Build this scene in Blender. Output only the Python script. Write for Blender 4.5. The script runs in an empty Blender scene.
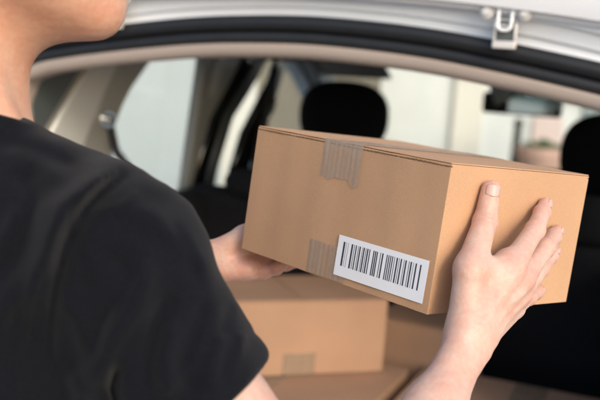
import bpy, math, random
import numpy as np
from mathutils import Matrix, Vector, Euler
random.seed(4); RNG = np.random.default_rng(4)
sc = bpy.context.scene
COL = sc.collection
PI = math.pi

# ------------------------------------------------------------------ camera frame
PITCH, ROLL, HC, FPX = math.radians(8), math.radians(4.2), 1.42, 900.0
fw = np.array([0, math.cos(PITCH), -math.sin(PITCH)])
r0 = np.array([1., 0, 0]); u0 = np.array([0, math.sin(PITCH), math.cos(PITCH)])
RT = r0*math.cos(ROLL)+u0*math.sin(ROLL); UP = -r0*math.sin(ROLL)+u0*math.cos(ROLL)
CAM = np.array([0, 0, HC])
def c2w(P):
    P = np.asarray(P, float)
    return CAM + P[..., 0:1]*RT - P[..., 1:2]*UP + P[..., 2:3]*fw
def w2c(Q):
    q = np.asarray(Q, float)-CAM
    return np.stack([q@RT, -(q@UP), q@fw], -1)
def c3(px, py, Z):                    # a measured direction and distance -> metric point (x right, y down, z ahead)
    return np.array([(px-300)/FPX*Z, (py-200)/FPX*Z, Z])
DN = np.array([-RT[2], UP[2], -fw[2]])   # world down in that frame

# ------------------------------------------------------------------ materials
def nt(name):
    m = bpy.data.materials.new(name); m.use_nodes = True
    t = m.node_tree; b = t.nodes['Principled BSDF']
    return m, t, b
def N(t, typ, **kw):
    n = t.nodes.new(typ)
    for k, v in kw.items():
        if k in n.inputs: n.inputs[k].default_value = v
        else: setattr(n, k, v)
    return n
def coords(t, scale=(1, 1, 1), kind='Object'):
    tc = N(t, 'ShaderNodeTexCoord'); mp = N(t, 'ShaderNodeMapping')
    mp.inputs['Scale'].default_value = scale
    t.links.new(tc.outputs[kind], mp.inputs['Vector']); return mp.outputs['Vector']
def mat(name, col, rough=.6, metal=0, spec=.5, var=0, vscale=20, bump=0, bscale=200, coat=0, sheen=0, stretch=(1, 1, 1), detail=5):
    m, t, b = nt(name)
    b.inputs['Base Color'].default_value = (*col, 1); b.inputs['Roughness'].default_value = rough
    b.inputs['Metallic'].default_value = metal; b.inputs['Specular IOR Level'].default_value = spec
    b.inputs['Coat Weight'].default_value = coat
    if coat: b.inputs['Coat Roughness'].default_value = .06
    b.inputs['Sheen Weight'].default_value = sheen
    v = coords(t, stretch)
    if var:
        n = N(t, 'ShaderNodeTexNoise', Scale=vscale, Detail=detail); t.links.new(v, n.inputs['Vector'])
        r = N(t, 'ShaderNodeMapRange'); r.inputs[1].default_value = .3; r.inputs[2].default_value = .7
        r.inputs[3].default_value = 1-var; r.inputs[4].default_value = 1+var
        t.links.new(n.outputs['Fac'], r.inputs[0])
        mx = N(t, 'ShaderNodeMix', data_type='RGBA', blend_type='MULTIPLY'); mx.inputs[0].default_value = 1
        mx.inputs[6].default_value = (*col, 1); t.links.new(r.outputs[0], mx.inputs[7]); t.links.new(mx.outputs[2], b.inputs['Base Color'])
    if bump:
        n2 = N(t, 'ShaderNodeTexNoise', Scale=bscale, Detail=4); t.links.new(v, n2.inputs['Vector'])
        bp = N(t, 'ShaderNodeBump', Strength=bump, Distance=.001); t.links.new(n2.outputs['Fac'], bp.inputs['Height'])
        t.links.new(bp.outputs[0], b.inputs['Normal'])
    return m

def cardboard(name, col):
    m, t, b = nt(name)
    b.inputs['Roughness'].default_value = .82; b.inputs['Specular IOR Level'].default_value = .25
    v = coords(t); v2 = coords(t, (1, 1, 6)); v3 = coords(t, (1, 1, 1))
    fib = N(t, 'ShaderNodeTexNoise', Scale=420, Detail=6, Roughness=.7); t.links.new(v2, fib.inputs['Vector'])
    blot = N(t, 'ShaderNodeTexNoise', Scale=9, Detail=4); t.links.new(v, blot.inputs['Vector'])
    speck = N(t, 'ShaderNodeTexNoise', Scale=900, Detail=2); t.links.new(v, speck.inputs['Vector'])
    def rng(sock, lo, hi, a=.3, c=.7):
        r = N(t, 'ShaderNodeMapRange'); r.inputs[1].default_value = a; r.inputs[2].default_value = c
        r.inputs[3].default_value = lo; r.inputs[4].default_value = hi; t.links.new(sock, r.inputs[0]); return r.outputs[0]
    a1 = rng(fib.outputs['Fac'], .93, 1.07); a2 = rng(blot.outputs['Fac'], .92, 1.05); a3 = rng(speck.outputs['Fac'], .94, 1.06)
    m1 = N(t, 'ShaderNodeMath', operation='MULTIPLY'); t.links.new(a1, m1.inputs[0]); t.links.new(a2, m1.inputs[1])
    m2 = N(t, 'ShaderNodeMath', operation='MULTIPLY'); t.links.new(m1.outputs[0], m2.inputs[0]); t.links.new(a3, m2.inputs[1])
    mx = N(t, 'ShaderNodeMix', data_type='RGBA', blend_type='MULTIPLY'); mx.inputs[0].default_value = 1
    mx.inputs[6].default_value = (*col, 1); t.links.new(m2.outputs[0], mx.inputs[7]); t.links.new(mx.outputs[2], b.inputs['Base Color'])
    wav = N(t, 'ShaderNodeTexWave', Scale=42, Distortion=.6, Detail=1); wav.bands_direction = 'X'; t.links.new(v3, wav.inputs['Vector'])
    b1 = N(t, 'ShaderNodeBump', Strength=.03, Distance=.0004); t.links.new(wav.outputs['Fac'], b1.inputs['Height'])
    b2 = N(t, 'ShaderNodeBump', Strength=.35, Distance=.0003); t.links.new(fib.outputs['Fac'], b2.inputs['Height']); t.links.new(b1.outputs[0], b2.inputs['Normal'])
    b3 = N(t, 'ShaderNodeBump', Strength=.3, Distance=.004); t.links.new(blot.outputs['Fac'], b3.inputs['Height']); t.links.new(b2.outputs[0], b3.inputs['Normal'])
    t.links.new(b3.outputs[0], b.inputs['Normal'])
    return m

def skin(name, col):
    m, t, b = nt(name)
    b.inputs['Roughness'].default_value = .46; b.inputs['Specular IOR Level'].default_value = .42
    b.inputs['Subsurface Weight'].default_value = .55
    b.inputs['Subsurface Radius'].default_value = (1.0, .35, .18); b.inputs['Subsurface Scale'].default_value = .006
    v = coords(t)
    n1 = N(t, 'ShaderNodeTexNoise', Scale=45, Detail=5, Roughness=.6); t.links.new(v, n1.inputs['Vector'])
    ramp = N(t, 'ShaderNodeValToRGB'); e = ramp.color_ramp.elements
    e[0].position = .3; e[0].color = (col[0]*.98, col[1]*.84, col[2]*.80, 1)
    e[1].position = .7; e[1].color = (min(1, col[0]*1.04), col[1]*1.10, col[2]*1.12, 1)
    t.links.new(n1.outputs['Fac'], ramp.inputs[0])
    n3 = N(t, 'ShaderNodeTexNoise', Scale=260, Detail=3); t.links.new(v, n3.inputs['Vector'])
    r = N(t, 'ShaderNodeMapRange'); r.inputs[1].default_value = .35; r.inputs[2].default_value = .65; r.inputs[3].default_value = .95; r.inputs[4].default_value = 1.04
    t.links.new(n3.outputs['Fac'], r.inputs[0])
    at = N(t, 'ShaderNodeAttribute'); at.attribute_name = 'tone'
    tone_mix = N(t, 'ShaderNodeMix', data_type='RGBA', blend_type='MULTIPLY'); tone_mix.inputs[7].default_value = (1.0, .84, .69, 1)
    t.links.new(at.outputs['Fac'], tone_mix.inputs[0]); t.links.new(ramp.outputs[0], tone_mix.inputs[6])
    mx = N(t, 'ShaderNodeMix', data_type='RGBA', blend_type='MULTIPLY'); mx.inputs[0].default_value = 1
    t.links.new(tone_mix.outputs[2], mx.inputs[6]); t.links.new(r.outputs[0], mx.inputs[7])
    pk = N(t, 'ShaderNodeMix', data_type='RGBA', blend_type='MULTIPLY'); pk.inputs[7].default_value = (1.0, .70, .66, 1)
    a2 = N(t, 'ShaderNodeAttribute'); a2.attribute_name = 'flush'
    t.links.new(a2.outputs['Fac'], pk.inputs[0]); t.links.new(mx.outputs[2], pk.inputs[6])
    t.links.new(pk.outputs[2], b.inputs['Base Color'])
    vo = N(t, 'ShaderNodeTexVoronoi', Scale=900); t.links.new(v, vo.inputs['Vector'])
    b1 = N(t, 'ShaderNodeBump', Strength=.3, Distance=.0004); t.links.new(vo.outputs['Distance'], b1.inputs['Height'])
    n4 = N(t, 'ShaderNodeTexNoise', Scale=120, Detail=4); t.links.new(v, n4.inputs['Vector'])
    b2 = N(t, 'ShaderNodeBump', Strength=.4, Distance=.0014); t.links.new(n4.outputs['Fac'], b2.inputs['Height']); t.links.new(b1.outputs[0], b2.inputs['Normal'])
    t.links.new(b2.outputs[0], b.inputs['Normal'])
    return m

def glass(name, tint, gloss=.07):
    m = bpy.data.materials.new(name); m.use_nodes = True; t = m.node_tree
    t.nodes.remove(t.nodes['Principled BSDF'])
    tr = N(t, 'ShaderNodeBsdfTransparent'); tr.inputs[0].default_value = (*tint, 1)
    gl = N(t, 'ShaderNodeBsdfGlossy', Roughness=.02)
    lw = N(t, 'ShaderNodeLayerWeight', Blend=.5); pw = N(t, 'ShaderNodeMath', operation='POWER'); pw.inputs[1].default_value = 4
    fr = N(t, 'ShaderNodeMath', operation='MULTIPLY_ADD'); fr.inputs[1].default_value = .5; fr.inputs[2].default_value = .03
    t.links.new(lw.outputs['Facing'], pw.inputs[0]); t.links.new(pw.outputs[0], fr.inputs[0])
    mx = N(t, 'ShaderNodeMixShader')
    t.links.new(fr.outputs[0], mx.inputs[0]); t.links.new(tr.outputs[0], mx.inputs[1]); t.links.new(gl.outputs[0], mx.inputs[2])
    t.links.new(mx.outputs[0], t.nodes['Material Output'].inputs[0]); return m

def tape_mat(name, col, a=.7):
    m, t, b = nt(name)
    b.inputs['Base Color'].default_value = (*col, 1); b.inputs['Roughness'].default_value = .22; b.inputs['Alpha'].default_value = a
    v = coords(t, (1, 1, .25))
    n = N(t, 'ShaderNodeTexNoise', Scale=120, Detail=3); t.links.new(v, n.inputs['Vector'])
    bp = N(t, 'ShaderNodeBump', Strength=.5, Distance=.0006); t.links.new(n.outputs['Fac'], bp.inputs['Height'])
    wv = N(t, 'ShaderNodeTexWave', Scale=56, Distortion=1.2, Detail=1); wv.inputs['Detail Scale'].default_value = 30; t.links.new(coords(t, (1, .1, .25)), wv.inputs['Vector'])
    bw = N(t, 'ShaderNodeBump', Strength=.26, Distance=.0008); t.links.new(wv.outputs['Fac'], bw.inputs['Height']); t.links.new(bp.outputs[0], bw.inputs['Normal']); t.links.new(bw.outputs[0], b.inputs['Normal'])
    r = N(t, 'ShaderNodeMapRange'); r.inputs[1].default_value = .35; r.inputs[2].default_value = .65; r.inputs[3].default_value = a-.12; r.inputs[4].default_value = a+.1
    t.links.new(n.outputs['Fac'], r.inputs[0]); t.links.new(r.outputs[0], b.inputs['Alpha'])
    return m

def facade_mat(name, col, rough=.85):
    return mat(name, col, rough, var=.06, vscale=1.2, bump=.3, bscale=60)

M = dict(
    card=cardboard('cardboard', (.475, .282, .162)),
    card_shaded=cardboard('cardboard_shaded', (.37, .225, .145)), cardedge=mat('cardboard_edge', (.22, .14, .08), .9, var=.3, vscale=300),  # second board colour is darker: shade over the boot boxes put into it
    tape=tape_mat('clear_tape', (.43, .335, .26), .50), tape2=tape_mat('brown_tape', (.33, .25, .18), .6),
    paper=mat('label_paper', (.80, .81, .83), .55, var=.015, vscale=60), ink=mat('ink', (.035, .035, .05), .6),
    skin=skin('skin', (.55, .365, .292)), nail=mat('nail', (.53, .335, .275), .42),
    shirt=mat('shirt_cotton', (.0042, .0049, .0072), .95, spec=.12, var=.25, vscale=500, bump=.6, bscale=900, sheen=.05),
    denim=mat('denim', (.035, .05, .09), .85, var=.15, vscale=200, bump=.4, bscale=600), shoe=mat('shoe_white', (.6, .6, .58), .6),
    hair=mat('hair', (.02, .012, .008), .45, bump=.8, bscale=150, stretch=(6, 6, .6)), eye=mat('eye', (.8, .78, .75), .15), iris=mat('iris', (.05, .03, .02), .15),
    lip=mat('lip', (.5, .2, .17), .4),
    white=mat('white_car_paint', (.72, .74, .77), .22, coat=.6, var=.015, vscale=3),
    whitein=mat('white_painted_steel', (.85, .87, .90), .36, coat=.15, var=.02, vscale=9, bump=.15, bscale=40),
    rubber=mat('rubber_seal', (.010, .011, .013), .5, spec=.45, var=.12, vscale=40, bump=.25, bscale=120),
    trim=mat('blush_plastic_trim', (.38, .315, .272), .55, bump=.3, bscale=400, var=.03, vscale=6),
    greige=mat('greige_plastic_trim', (.33, .322, .295), .33, spec=.6, bump=.2, bscale=500, var=.04, vscale=5),
    silver=mat('silver_plastic_trim', (.52, .52, .49), .25, spec=.7, var=.03, vscale=5),
    dkgrey=mat('dark_grey_trim', (.07, .08, .08), .35, bump=.3, bscale=300),
    headliner=mat('headliner', (.36, .32, .28), .95, bump=.5, bscale=500),
    black=mat('black_plastic', (.010, .010, .011), .5, spec=.35, bump=.3, bscale=300), gloss=mat('gloss_black', (.008, .008, .009), .12, coat=.5),
    seat=mat('black_seat_fabric', (.012, .012, .014), .95, spec=.15, var=.2, vscale=150, bump=.7, bscale=500),
    carpet=mat('trunk_carpet', (.018, .018, .02), 1, var=.3, vscale=300, bump=1, bscale=600),
    chrome=mat('chrome', (.75, .75, .74), .12, metal=1), steel=mat('painted_bolt', (.62, .60, .58), .35, metal=.2),
    belt=mat('seat_belt_webbing', (.03, .03, .032), .8), mirror=mat('mirror_glass', (.62, .72, .66), .08, metal=1),
    glass=glass('car_glass', (.83, .87, .86)), tyre=mat('tyre', (.015, .015, .016), .85, bump=.4, bscale=100),
    alloy=mat('alloy', (.5, .5, .51), .3, metal=.9), red=mat('tail_lamp', (.35, .01, .01), .1, coat=.6), lampw=mat('head_lamp', (.6, .62, .65), .1, coat=.6),
    asphalt=mat('concrete_paving', (.25, .24, .225), .92, var=.2, vscale=4, bump=.6, bscale=90), pave=mat('paving', (.30, .285, .265), .9, var=.12, vscale=3, bump=.4, bscale=60),
    kerb=mat('kerb_stone', (.34, .33, .31), .85, var=.1, vscale=10), line=mat('road_paint', (.7, .7, .68), .7, var=.1, vscale=30),
    wallg=facade_mat('pale_green_render', (.57, .595, .60)), wallb=facade_mat('sand_render', (.24, .205, .16)), wallw=facade_mat('white_render', (.80, .82, .84)),
    cream=facade_mat('cream_stone', (.84, .80, .75)), pink=facade_mat('pink_shutter', (.78, .62, .60)), salmon=mat('salmon_terracotta', (.70, .45, .38), .8, var=.1),
    pane=mat('window_pane', (.30, .36, .38), .08, spec=.8), frame=mat('window_frame', (.7, .7, .68), .5), roof=mat('roof_tile', (.28, .12, .08), .85, var=.2, vscale=5, bump=.8, bscale=20),
    post=mat('dark_post', (.05, .055, .05), .5), bark=mat('bark', (.10, .07, .05), .95, var=.3, vscale=20, bump=1, bscale=50), door=mat('door_wood', (.12, .09, .07), .5),
    leaf=mat('leaf', (.07, .12, .035), .55, var=.4, vscale=3), leaf2=mat('leaf_light', (.11, .17, .05), .55, var=.4, vscale=3),
    interior=mat('warm_interior', (.33, .28, .22), .7),
)

# ------------------------------------------------------------------ mesh helpers
def smooth_obj(o, ang=40):
    me = o.data
    me.polygons.foreach_set('use_smooth', [True]*len(me.polygons))
    if ang < 180:
        try: me.set_sharp_from_angle(angle=math.radians(ang))
        except Exception: pass
class MB:
    def __init__(s): s.v = []; s.f = []
    def add(s, v, f):
        n = len(s.v); s.v += [tuple(map(float, p)) for p in v]; s.f += [tuple(i+n for i in q) for q in f]; return s
    def box(s, lo, hi, mt=None):
        x0, y0, z0 = lo; x1, y1, z1 = hi
        v = [(x0, y0, z0), (x1, y0, z0), (x1, y1, z0), (x0, y1, z0), (x0, y0, z1), (x1, y0, z1), (x1, y1, z1), (x0, y1, z1)]
        if mt is not None: v = [tuple(mt @ Vector(p)) for p in v]
        return s.add(v, [(0, 3, 2, 1), (4, 5, 6, 7), (0, 1, 5, 4), (1, 2, 6, 5), (2, 3, 7, 6), (3, 0, 4, 7)])
    def prism(s, poly, axis, lo, hi):     # poly in the other two axes (cyclic order kept), extruded along axis
        n = len(poly)
        def P(a, b, c):
            return {0: (c, a, b), 1: (a, c, b), 2: (a, b, c)}[axis]
        v = [P(a, b, lo) for a, b in poly]+[P(a, b, hi) for a, b in poly]
        return s.add(v, [tuple(range(n))[::-1], tuple(range(n, 2*n))]+[(i, (i+1) % n, (i+1) % n+n, i+n) for i in range(n)])
    def tube(s, pts, r, n=12, closed=False, flat=None):
        pts = [Vector(p) for p in pts]; m = len(pts); rs = r if hasattr(r, '__len__') else [r]*m
        ups = Vector((0, 0, 1)); v = []
        pn = None
        for i, p in enumerate(pts):
            a = pts[i-1] if (i > 0 or closed) else p; b = pts[(i+1) % m] if (i < m-1 or closed) else p
            t = (b-a).normalized()
            if pn is None:
                pn = t.orthogonal().normalized() if abs(t.dot(ups)) > .9 else t.cross(ups).normalized()
            pn = (pn-t*pn.dot(t)).normalized(); bn = t.cross(pn)
            for k in range(n):
                a_ = 2*PI*k/n; v.append(p+(pn*math.cos(a_)+bn*math.sin(a_))*rs[i])
        f = []
        for i in range(m if closed else m-1):
            j = (i+1) % m
            for k in range(n):
                l = (k+1) % n; f.append((i*n+k, i*n+l, j*n+l, j*n+k))
        if not closed: f += [tuple(range(n))[::-1], tuple((m-1)*n+k for k in range(n))]
        return s.add(v, f)
    def build(s, name, m, parent=None, bevel=0, smooth=40, seg=2, subsurf=0):
        me = bpy.data.meshes.new(name); me.from_pydata(s.v, [], s.f); me.validate()
        o = bpy.data.objects.new(name, me); COL.objects.link(o)
        me.materials.append(m)
        if parent is not None: o.parent = parent
        import bmesh
        bm = bmesh.new(); bm.from_mesh(me); bmesh.ops.recalc_face_normals(bm, faces=bm.faces); bm.to_mesh(me); bm.free()
        if smooth: smooth_obj(o, smooth)
        if bevel:
            bv = o.modifiers.new('bevel', 'BEVEL'); bv.width = bevel; bv.segments = seg; bv.limit_method = 'ANGLE'; bv.angle_limit = math.radians(35)
        if subsurf:
            ss = o.modifiers.new('sub', 'SUBSURF'); ss.levels = ss.render_levels = subsurf
        return o
def empty(name, loc=(0, 0, 0), rz=0, mtx=None):
    o = bpy.data.objects.new(name, None); COL.objects.link(o); o.empty_display_size = .1
    if mtx is not None: o.matrix_world = mtx
    else: o.location = loc; o.rotation_euler = (0, 0, rz)
    return o
def tag(o, label=None, cat=None, group=None, kind=None):
    for k, v in (('label', label), ('category', cat), ('group', group), ('kind', kind)):
        if v: o[k] = v
    return o
def catmull(pts, n=8, closed=False):
    pts = [np.array(p, float) for p in pts]; out = []; m = len(pts)
    for i in range(m if closed else m-1):
        g = (lambda k: pts[k % m]) if closed else (lambda k: pts[min(max(k, 0), m-1)])
        p0, p1, p2, p3 = g(i-1), g(i), g(i+1), g(i+2)
        for k in range(n):
            t = k/n; out.append(.5*((2*p1)+(-p0+p2)*t+(2*p0-5*p1+4*p2-p3)*t*t+(-p0+3*p1-3*p2+p3)*t**3))
    if not closed: out.append(pts[-1])
    return out

# ------------------------------------------------------------------ distance-field modelling
def smin(a, b, k):
    h = np.clip(.5+.5*(b-a)/k, 0, 1); return b+(a-b)*h-k*h*(1-h)
def cone(P, a, b, ra, rb):
    a = np.asarray(a, np.float32); b = np.asarray(b, np.float32); ba = b-a
    t = np.clip(((P-a)@ba)/max(float(ba@ba), 1e-9), 0, 1)
    return np.linalg.norm(P-a-t[:, None]*ba, axis=1)-(ra+(rb-ra)*t)
def ell(P, c, r, R=None):
    q = P-np.asarray(c, np.float32)
    if R is not None: q = q@np.asarray(R, np.float32).T
    r = np.asarray(r, np.float32)
    k0 = np.linalg.norm(q/r, axis=1); k1 = np.linalg.norm(q/(r*r), axis=1)+1e-9
    return k0*(k0-1)/k1
def surf_nets(fn, lo, hi, h, step=6, reach=3.0):
    lo = np.asarray(lo, float); hi = np.asarray(hi, float)
    nc = np.ceil((hi-lo)/(h*step)).astype(int)+1
    ax = [lo[i]+np.arange(nc[i])*h*step for i in range(3)]
    G = np.stack(np.meshgrid(*ax, indexing='ij'), -1).reshape(-1, 3).astype(np.float32)
    dc = fn(G).reshape(nc)
    near = np.abs(dc) < h*step*reach/1.5
    n = (nc-1)*step+1
    full = np.full(n, 1.0, np.float32)
    ci = [np.minimum((np.arange(n[i])+step//2)//step, nc[i]-1) for i in range(3)]
    full[:] = dc[np.ix_(*ci)]
    mask = near[np.ix_(*ci)]
    idx = np.argwhere(mask)
    vals = np.empty(len(idx), np.float32)
    for s in range(0, len(idx), 400000):
        vals[s:s+400000] = fn((lo+idx[s:s+400000]*h).astype(np.float32))
    full[tuple(idx.T)] = vals
    D = full; I = D < 0
    c = [I[i:n[0]-1+i, j:n[1]-1+j, k:n[2]-1+k] for i in (0, 1) for j in (0, 1) for k in (0, 1)]
    anyv = c[0].copy(); allv = c[0].copy()
    for q in c[1:]: anyv |= q; allv &= q
    cells = np.argwhere(anyv & ~allv)
    if len(cells) == 0: return np.zeros((0, 3)), np.zeros((0, 4), int)
    off = np.array([(i, j, k) for i in (0, 1) for j in (0, 1) for k in (0, 1)])
    cv = np.stack([D[tuple((cells+o).T)] for o in off], 1)
    acc = np.zeros((len(cells), 3)); cnt = np.zeros(len(cells))
    for a in range(8):
        for b in range(a+1, 8):
            if np.abs(off[a]-off[b]).sum() != 1: continue
            va, vb = cv[:, a], cv[:, b]; m = (va < 0) != (vb < 0)
            t = np.where(m, va/(va-vb+1e-20), 0)
            acc += np.where(m[:, None], off[a]+t[:, None]*(off[b]-off[a]), 0); cnt += m
    V = lo+(cells+acc/cnt[:, None])*h
    cid = np.full(n, -1, np.int64); cid[tuple(cells.T)] = np.arange(len(cells))
    F = []
    for axn in range(3):
        e = np.zeros(3, int); e[axn] = 1
        A = I[:n[0]-e[0], :n[1]-e[1], :n[2]-e[2]]; B_ = I[e[0]:, e[1]:, e[2]:]
        ed = np.argwhere(A != B_); o1, o2 = [(1, 2), (2, 0), (0, 1)][axn]
        ed = ed[(ed[:, o1] > 0) & (ed[:, o2] > 0)]
        s = A[tuple(ed.T)]
        d1 = np.zeros(3, int); d1[o1] = 1; d2 = np.zeros(3, int); d2[o2] = 1
        q = np.stack([cid[tuple((ed-d1-d2).T)], cid[tuple((ed-d2).T)], cid[tuple(ed.T)], cid[tuple((ed-d1).T)]], 1)
        q = np.where(s[:, None], q, q[:, ::-1]); F.append(q[(q >= 0).all(1)])
    return V, np.concatenate(F)
def relax(V, F, it, lam=.5):
    E = np.concatenate([F[:, [0, 1]], F[:, [1, 2]], F[:, [2, 3]], F[:, [3, 0]]])
    E = np.concatenate([E, E[:, ::-1]])
    for _ in range(it):
        S = np.zeros_like(V); C_ = np.bincount(E[:, 0], minlength=len(V))
        for a in range(3): S[:, a] = np.bincount(E[:, 0], weights=V[E[:, 1], a], minlength=len(V))
        V = V+lam*(S/np.maximum(C_, 1)[:, None]-V)
    return V
def np_obj(name, parts, m, parent=None, attrs=None, tocam=True):
    Vs, Fs, n = [], [], 0
    for V, F in parts: Vs.append(V); Fs.append(F+n); n += len(V)
    V = np.concatenate(Vs); F = np.concatenate(Fs)
    me = bpy.data.meshes.new(name)
    W = c2w(V) if tocam else V
    base = np.zeros(3)
    if parent is not None:
        bpy.context.view_layer.update(); base = np.array(parent.matrix_world.translation)
    W = W-base
    me.vertices.add(len(W)); me.vertices.foreach_set('co', W.astype(np.float32).ravel())
    me.loops.add(F.size); me.loops.foreach_set('vertex_index', F.astype(np.int32).ravel())
    me.polygons.add(len(F)); me.polygons.foreach_set('loop_start', np.arange(0, F.size, 4, dtype=np.int32))
    me.polygons.foreach_set('use_smooth', np.ones(len(F), bool))
    me.update(calc_edges=True); me.validate()
    for k, fnc in (attrs or {}).items():
        a = me.attributes.new(k, 'FLOAT', 'POINT'); a.data.foreach_set('value', fnc(V).astype(np.float32))
    me.materials.append(m)
    o = bpy.data.objects.new(name, me); COL.objects.link(o)
    if parent is not None: o.parent = parent
    return o

# ------------------------------------------------------------------ the held box: measured pose
MM = np.array([[0.666, -0.144, 0.732], [0.182, 0.983, 0.028], [-0.724, 0.115, 0.68]])
_u, _s, _v = np.linalg.svd(MM); MM = _u@_v
SC = .87
BO = np.array([-.046, -.083, 1.])*SC; BD = np.array([.273, .14, .238])*SC
BR = BO+MM[:, 0]*BD[0]
def ray_to(px, py, origin, nrm, h=0.):
    r = np.array([(px-300)/FPX, (py-200)/FPX, 1.]); return r*(((origin@nrm)+h)/(r@nrm))
def JR(px, py, h): return ray_to(px, py, BR, MM[:, 0], h*SC)
# box local frame: x along the front width, y into depth, z up
Xw = c2w(MM[:, 0])-CAM; Yw = c2w(MM[:, 2])-CAM; Zw = -(c2w(MM[:, 1])-CAM)
Xw = Xw.ravel(); Yw = Yw.ravel(); Zw = Zw.ravel()
borg = c2w(BO+MM[:, 1]*BD[1]).ravel()
BM = Matrix(((Xw[0], Yw[0], Zw[0], borg[0]), (Xw[1], Yw[1], Zw[1], borg[1]), (Xw[2], Yw[2], Zw[2], borg[2]), (0, 0, 0, 1)))
def front_uv(px, py):
    p = ray_to(px, py, BO, MM[:, 2]); q = p-BO
    return float(q@MM[:, 0]), float(BD[1]-q@MM[:, 1])

def wavy(mb, prof, L, x0=0., amp=.0005, n=44):
    """a prism along x in short slices, each a hair out of true, as worn board edges are"""
    mb = MB(); k = len(prof); ph = RNG.uniform(0, 6, (k, 3)); v = []
    for i in range(n+1):
        x = x0+L*i/n
        for j, (y, z) in enumerate(prof):
            w_ = amp*(math.sin(x*55+ph[j, 0])+.7*math.sin(x*140+ph[j, 1])+.35*math.sin(x*330+ph[j, 2]))*.5
            e_ = 1 if 0 < i < n else .3
            v.append((x, y+(w_*e_ if y < .05 else 0), z+(w_*e_*.6 if z > .02 else -abs(w_)*.2)))
    f = [(i*k+j, i*k+(j+1) % k, (i+1)*k+(j+1) % k, (i+1)*k+j) for i in range(n) for j in range(k)]
    return mb.add(v, f+[tuple(range(k))[::-1], tuple(n*k+j for j in range(k))])
def carton(root, W, Dp, Hh, tape_w=.05, tape_drop=.035, tape_up=.03, detail=True, seam='y', tm=None, top=True, cm=None):
    """regular slotted carton: four walls, two long outer flaps above meeting at a seam, tape over it"""
    th = .004; r = .0012
    th = .0011; zt = Hh-th-.0003; g = .0034
    if seam == 'y': mb = MB().prism([(0, 0), (0, Hh-g-.0005), (.0022, Hh-g-.0003), (.0022, Hh-g+.0003), (.0001, Hh-g+.0005), (.0003, zt), (Dp, zt), (Dp, Hh-g+.0005), (Dp-.0022, Hh-g), (Dp, Hh-g-.0005), (Dp, 0)], 0, 0, W)
    else: mb = MB().box((0, 0, 0), (W, Dp, zt))
    cm = cm or M['card']
    if detail: mb = wavy(mb, [(0, 0), (0, Hh-g-.0005), (.0022, Hh-g-.0003), (.0022, Hh-g+.0003), (.0001, Hh-g+.0005), (.0003, zt), (Dp, zt), (Dp, Hh-g+.0005), (Dp-.0022, Hh-g), (Dp, Hh-g-.0005), (Dp, 0)], W)
    o = mb.build('carton_body', cm, root, bevel=.0016, seg=3)
    if seam == 'y':
        a = MB().box((.0004, .0002, Hh-th), (W/2-.0012, Dp, Hh)); b = MB().box((W/2+.0012, .0002, Hh-th), (W-.0004, Dp, Hh))
    else:
        a = MB().box((0, .0003, Hh-th), (W, Dp/2-.0012, Hh)); b = MB().box((0, Dp/2+.0012, Hh-th), (W, Dp, Hh))
    if detail:
        fp = [(.0002, Hh-th), (.0002, Hh), (Dp, Hh), (Dp, Hh-th)]
        a = wavy(MB(), fp, W/2-.0012, .0004, .00025); b = wavy(MB(), fp, W/2-.0016, W/2+.0012, .00025)
    a.build('flap', cm, root, bevel=.0005); b.build('flap', cm, root, bevel=.0005)
    tm = tm or M['tape']
    # tape: over the top seam and down both ends, with a torn end
    def strip(name, zc_top, up):
        mb = MB(); n = 22; half = tape_w/2; e = .0007
        rows = []
        c = (W if seam == 'y' else Dp)/2
        def put(t, d, z): return (c+t, d, z) if seam == 'y' else (d, c+t, z)
        L = Dp if seam == 'y' else W
        for side in (0, 1):
            rows = []
            for i in range(n+1):
                t = -half+tape_w*i/n
                tear = .0012*math.sin(i*.9+side)+.0045*math.exp(-((i-13)/4.0)**2)-.0035*(i/22.)+.0008*random.random()
                wob = .00025*math.sin(i*2.3)
                if up:   # the top one
                    y = -e-abs(wob) if side == 0 else L+e+abs(wob)
                    ye = 0.0 if side == 0 else L
                    rows.append([put(t, L/2, Hh+e), put(t, ye+(.004 if side == 0 else -.004), Hh+e+abs(wob)), put(t, (-.0004 if side == 0 else L+.0004), Hh+e*.4), put(t, y, Hh-.003), put(t, y, Hh-.012), put(t, y, Hh-tape_drop*.6), put(t, y, Hh-tape_drop+tear)])
                else:
                    y = -e-abs(wob) if side == 0 else L+e+abs(wob)
                    rows.append([put(t, L/2, -e), put(t, (0.003 if side == 0 else L-.003), -e), put(t, y, .001), put(t, y, .010), put(t, y, tape_up*.7), put(t, y, tape_up-tear*.15)])
            v = [p for r_ in rows for p in r_]; k = len(rows[0])
            mb.add(v, [(i*k+j, i*k+j+1, (i+1)*k+j+1, (i+1)*k+j) for i in range(n) for j in range(k-1)])
        return mb.build(name, tm, root, smooth=60)
    if top: strip('tape', Hh, True)
    strip('tape', 0, False)

hb = empty('cardboard_box', mtx=BM)
tag(hb, 'taped cardboard box with barcode label, held up in both hands', 'box')
carton(hb, BD[0], BD[2], BD[1], tape_w=.048, tape_drop=.034, tape_up=.031)
# corrugated edge showing along the front of the top flaps
mb = MB(); Hh = BD[1]; n = 150
mb2 = MB()
for i in range(n):
    x = BD[0]*(i+.5)/n
    z = Hh-.0040+.0012*((i*7) % 3)/3
    mb2.box((x-.0009, -.0002, z), (x+.0009+.0006*random.random(), .0008, z+.0005))
mb2.build('corrugated_pattern', M['cardedge'], hb, smooth=0)
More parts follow.
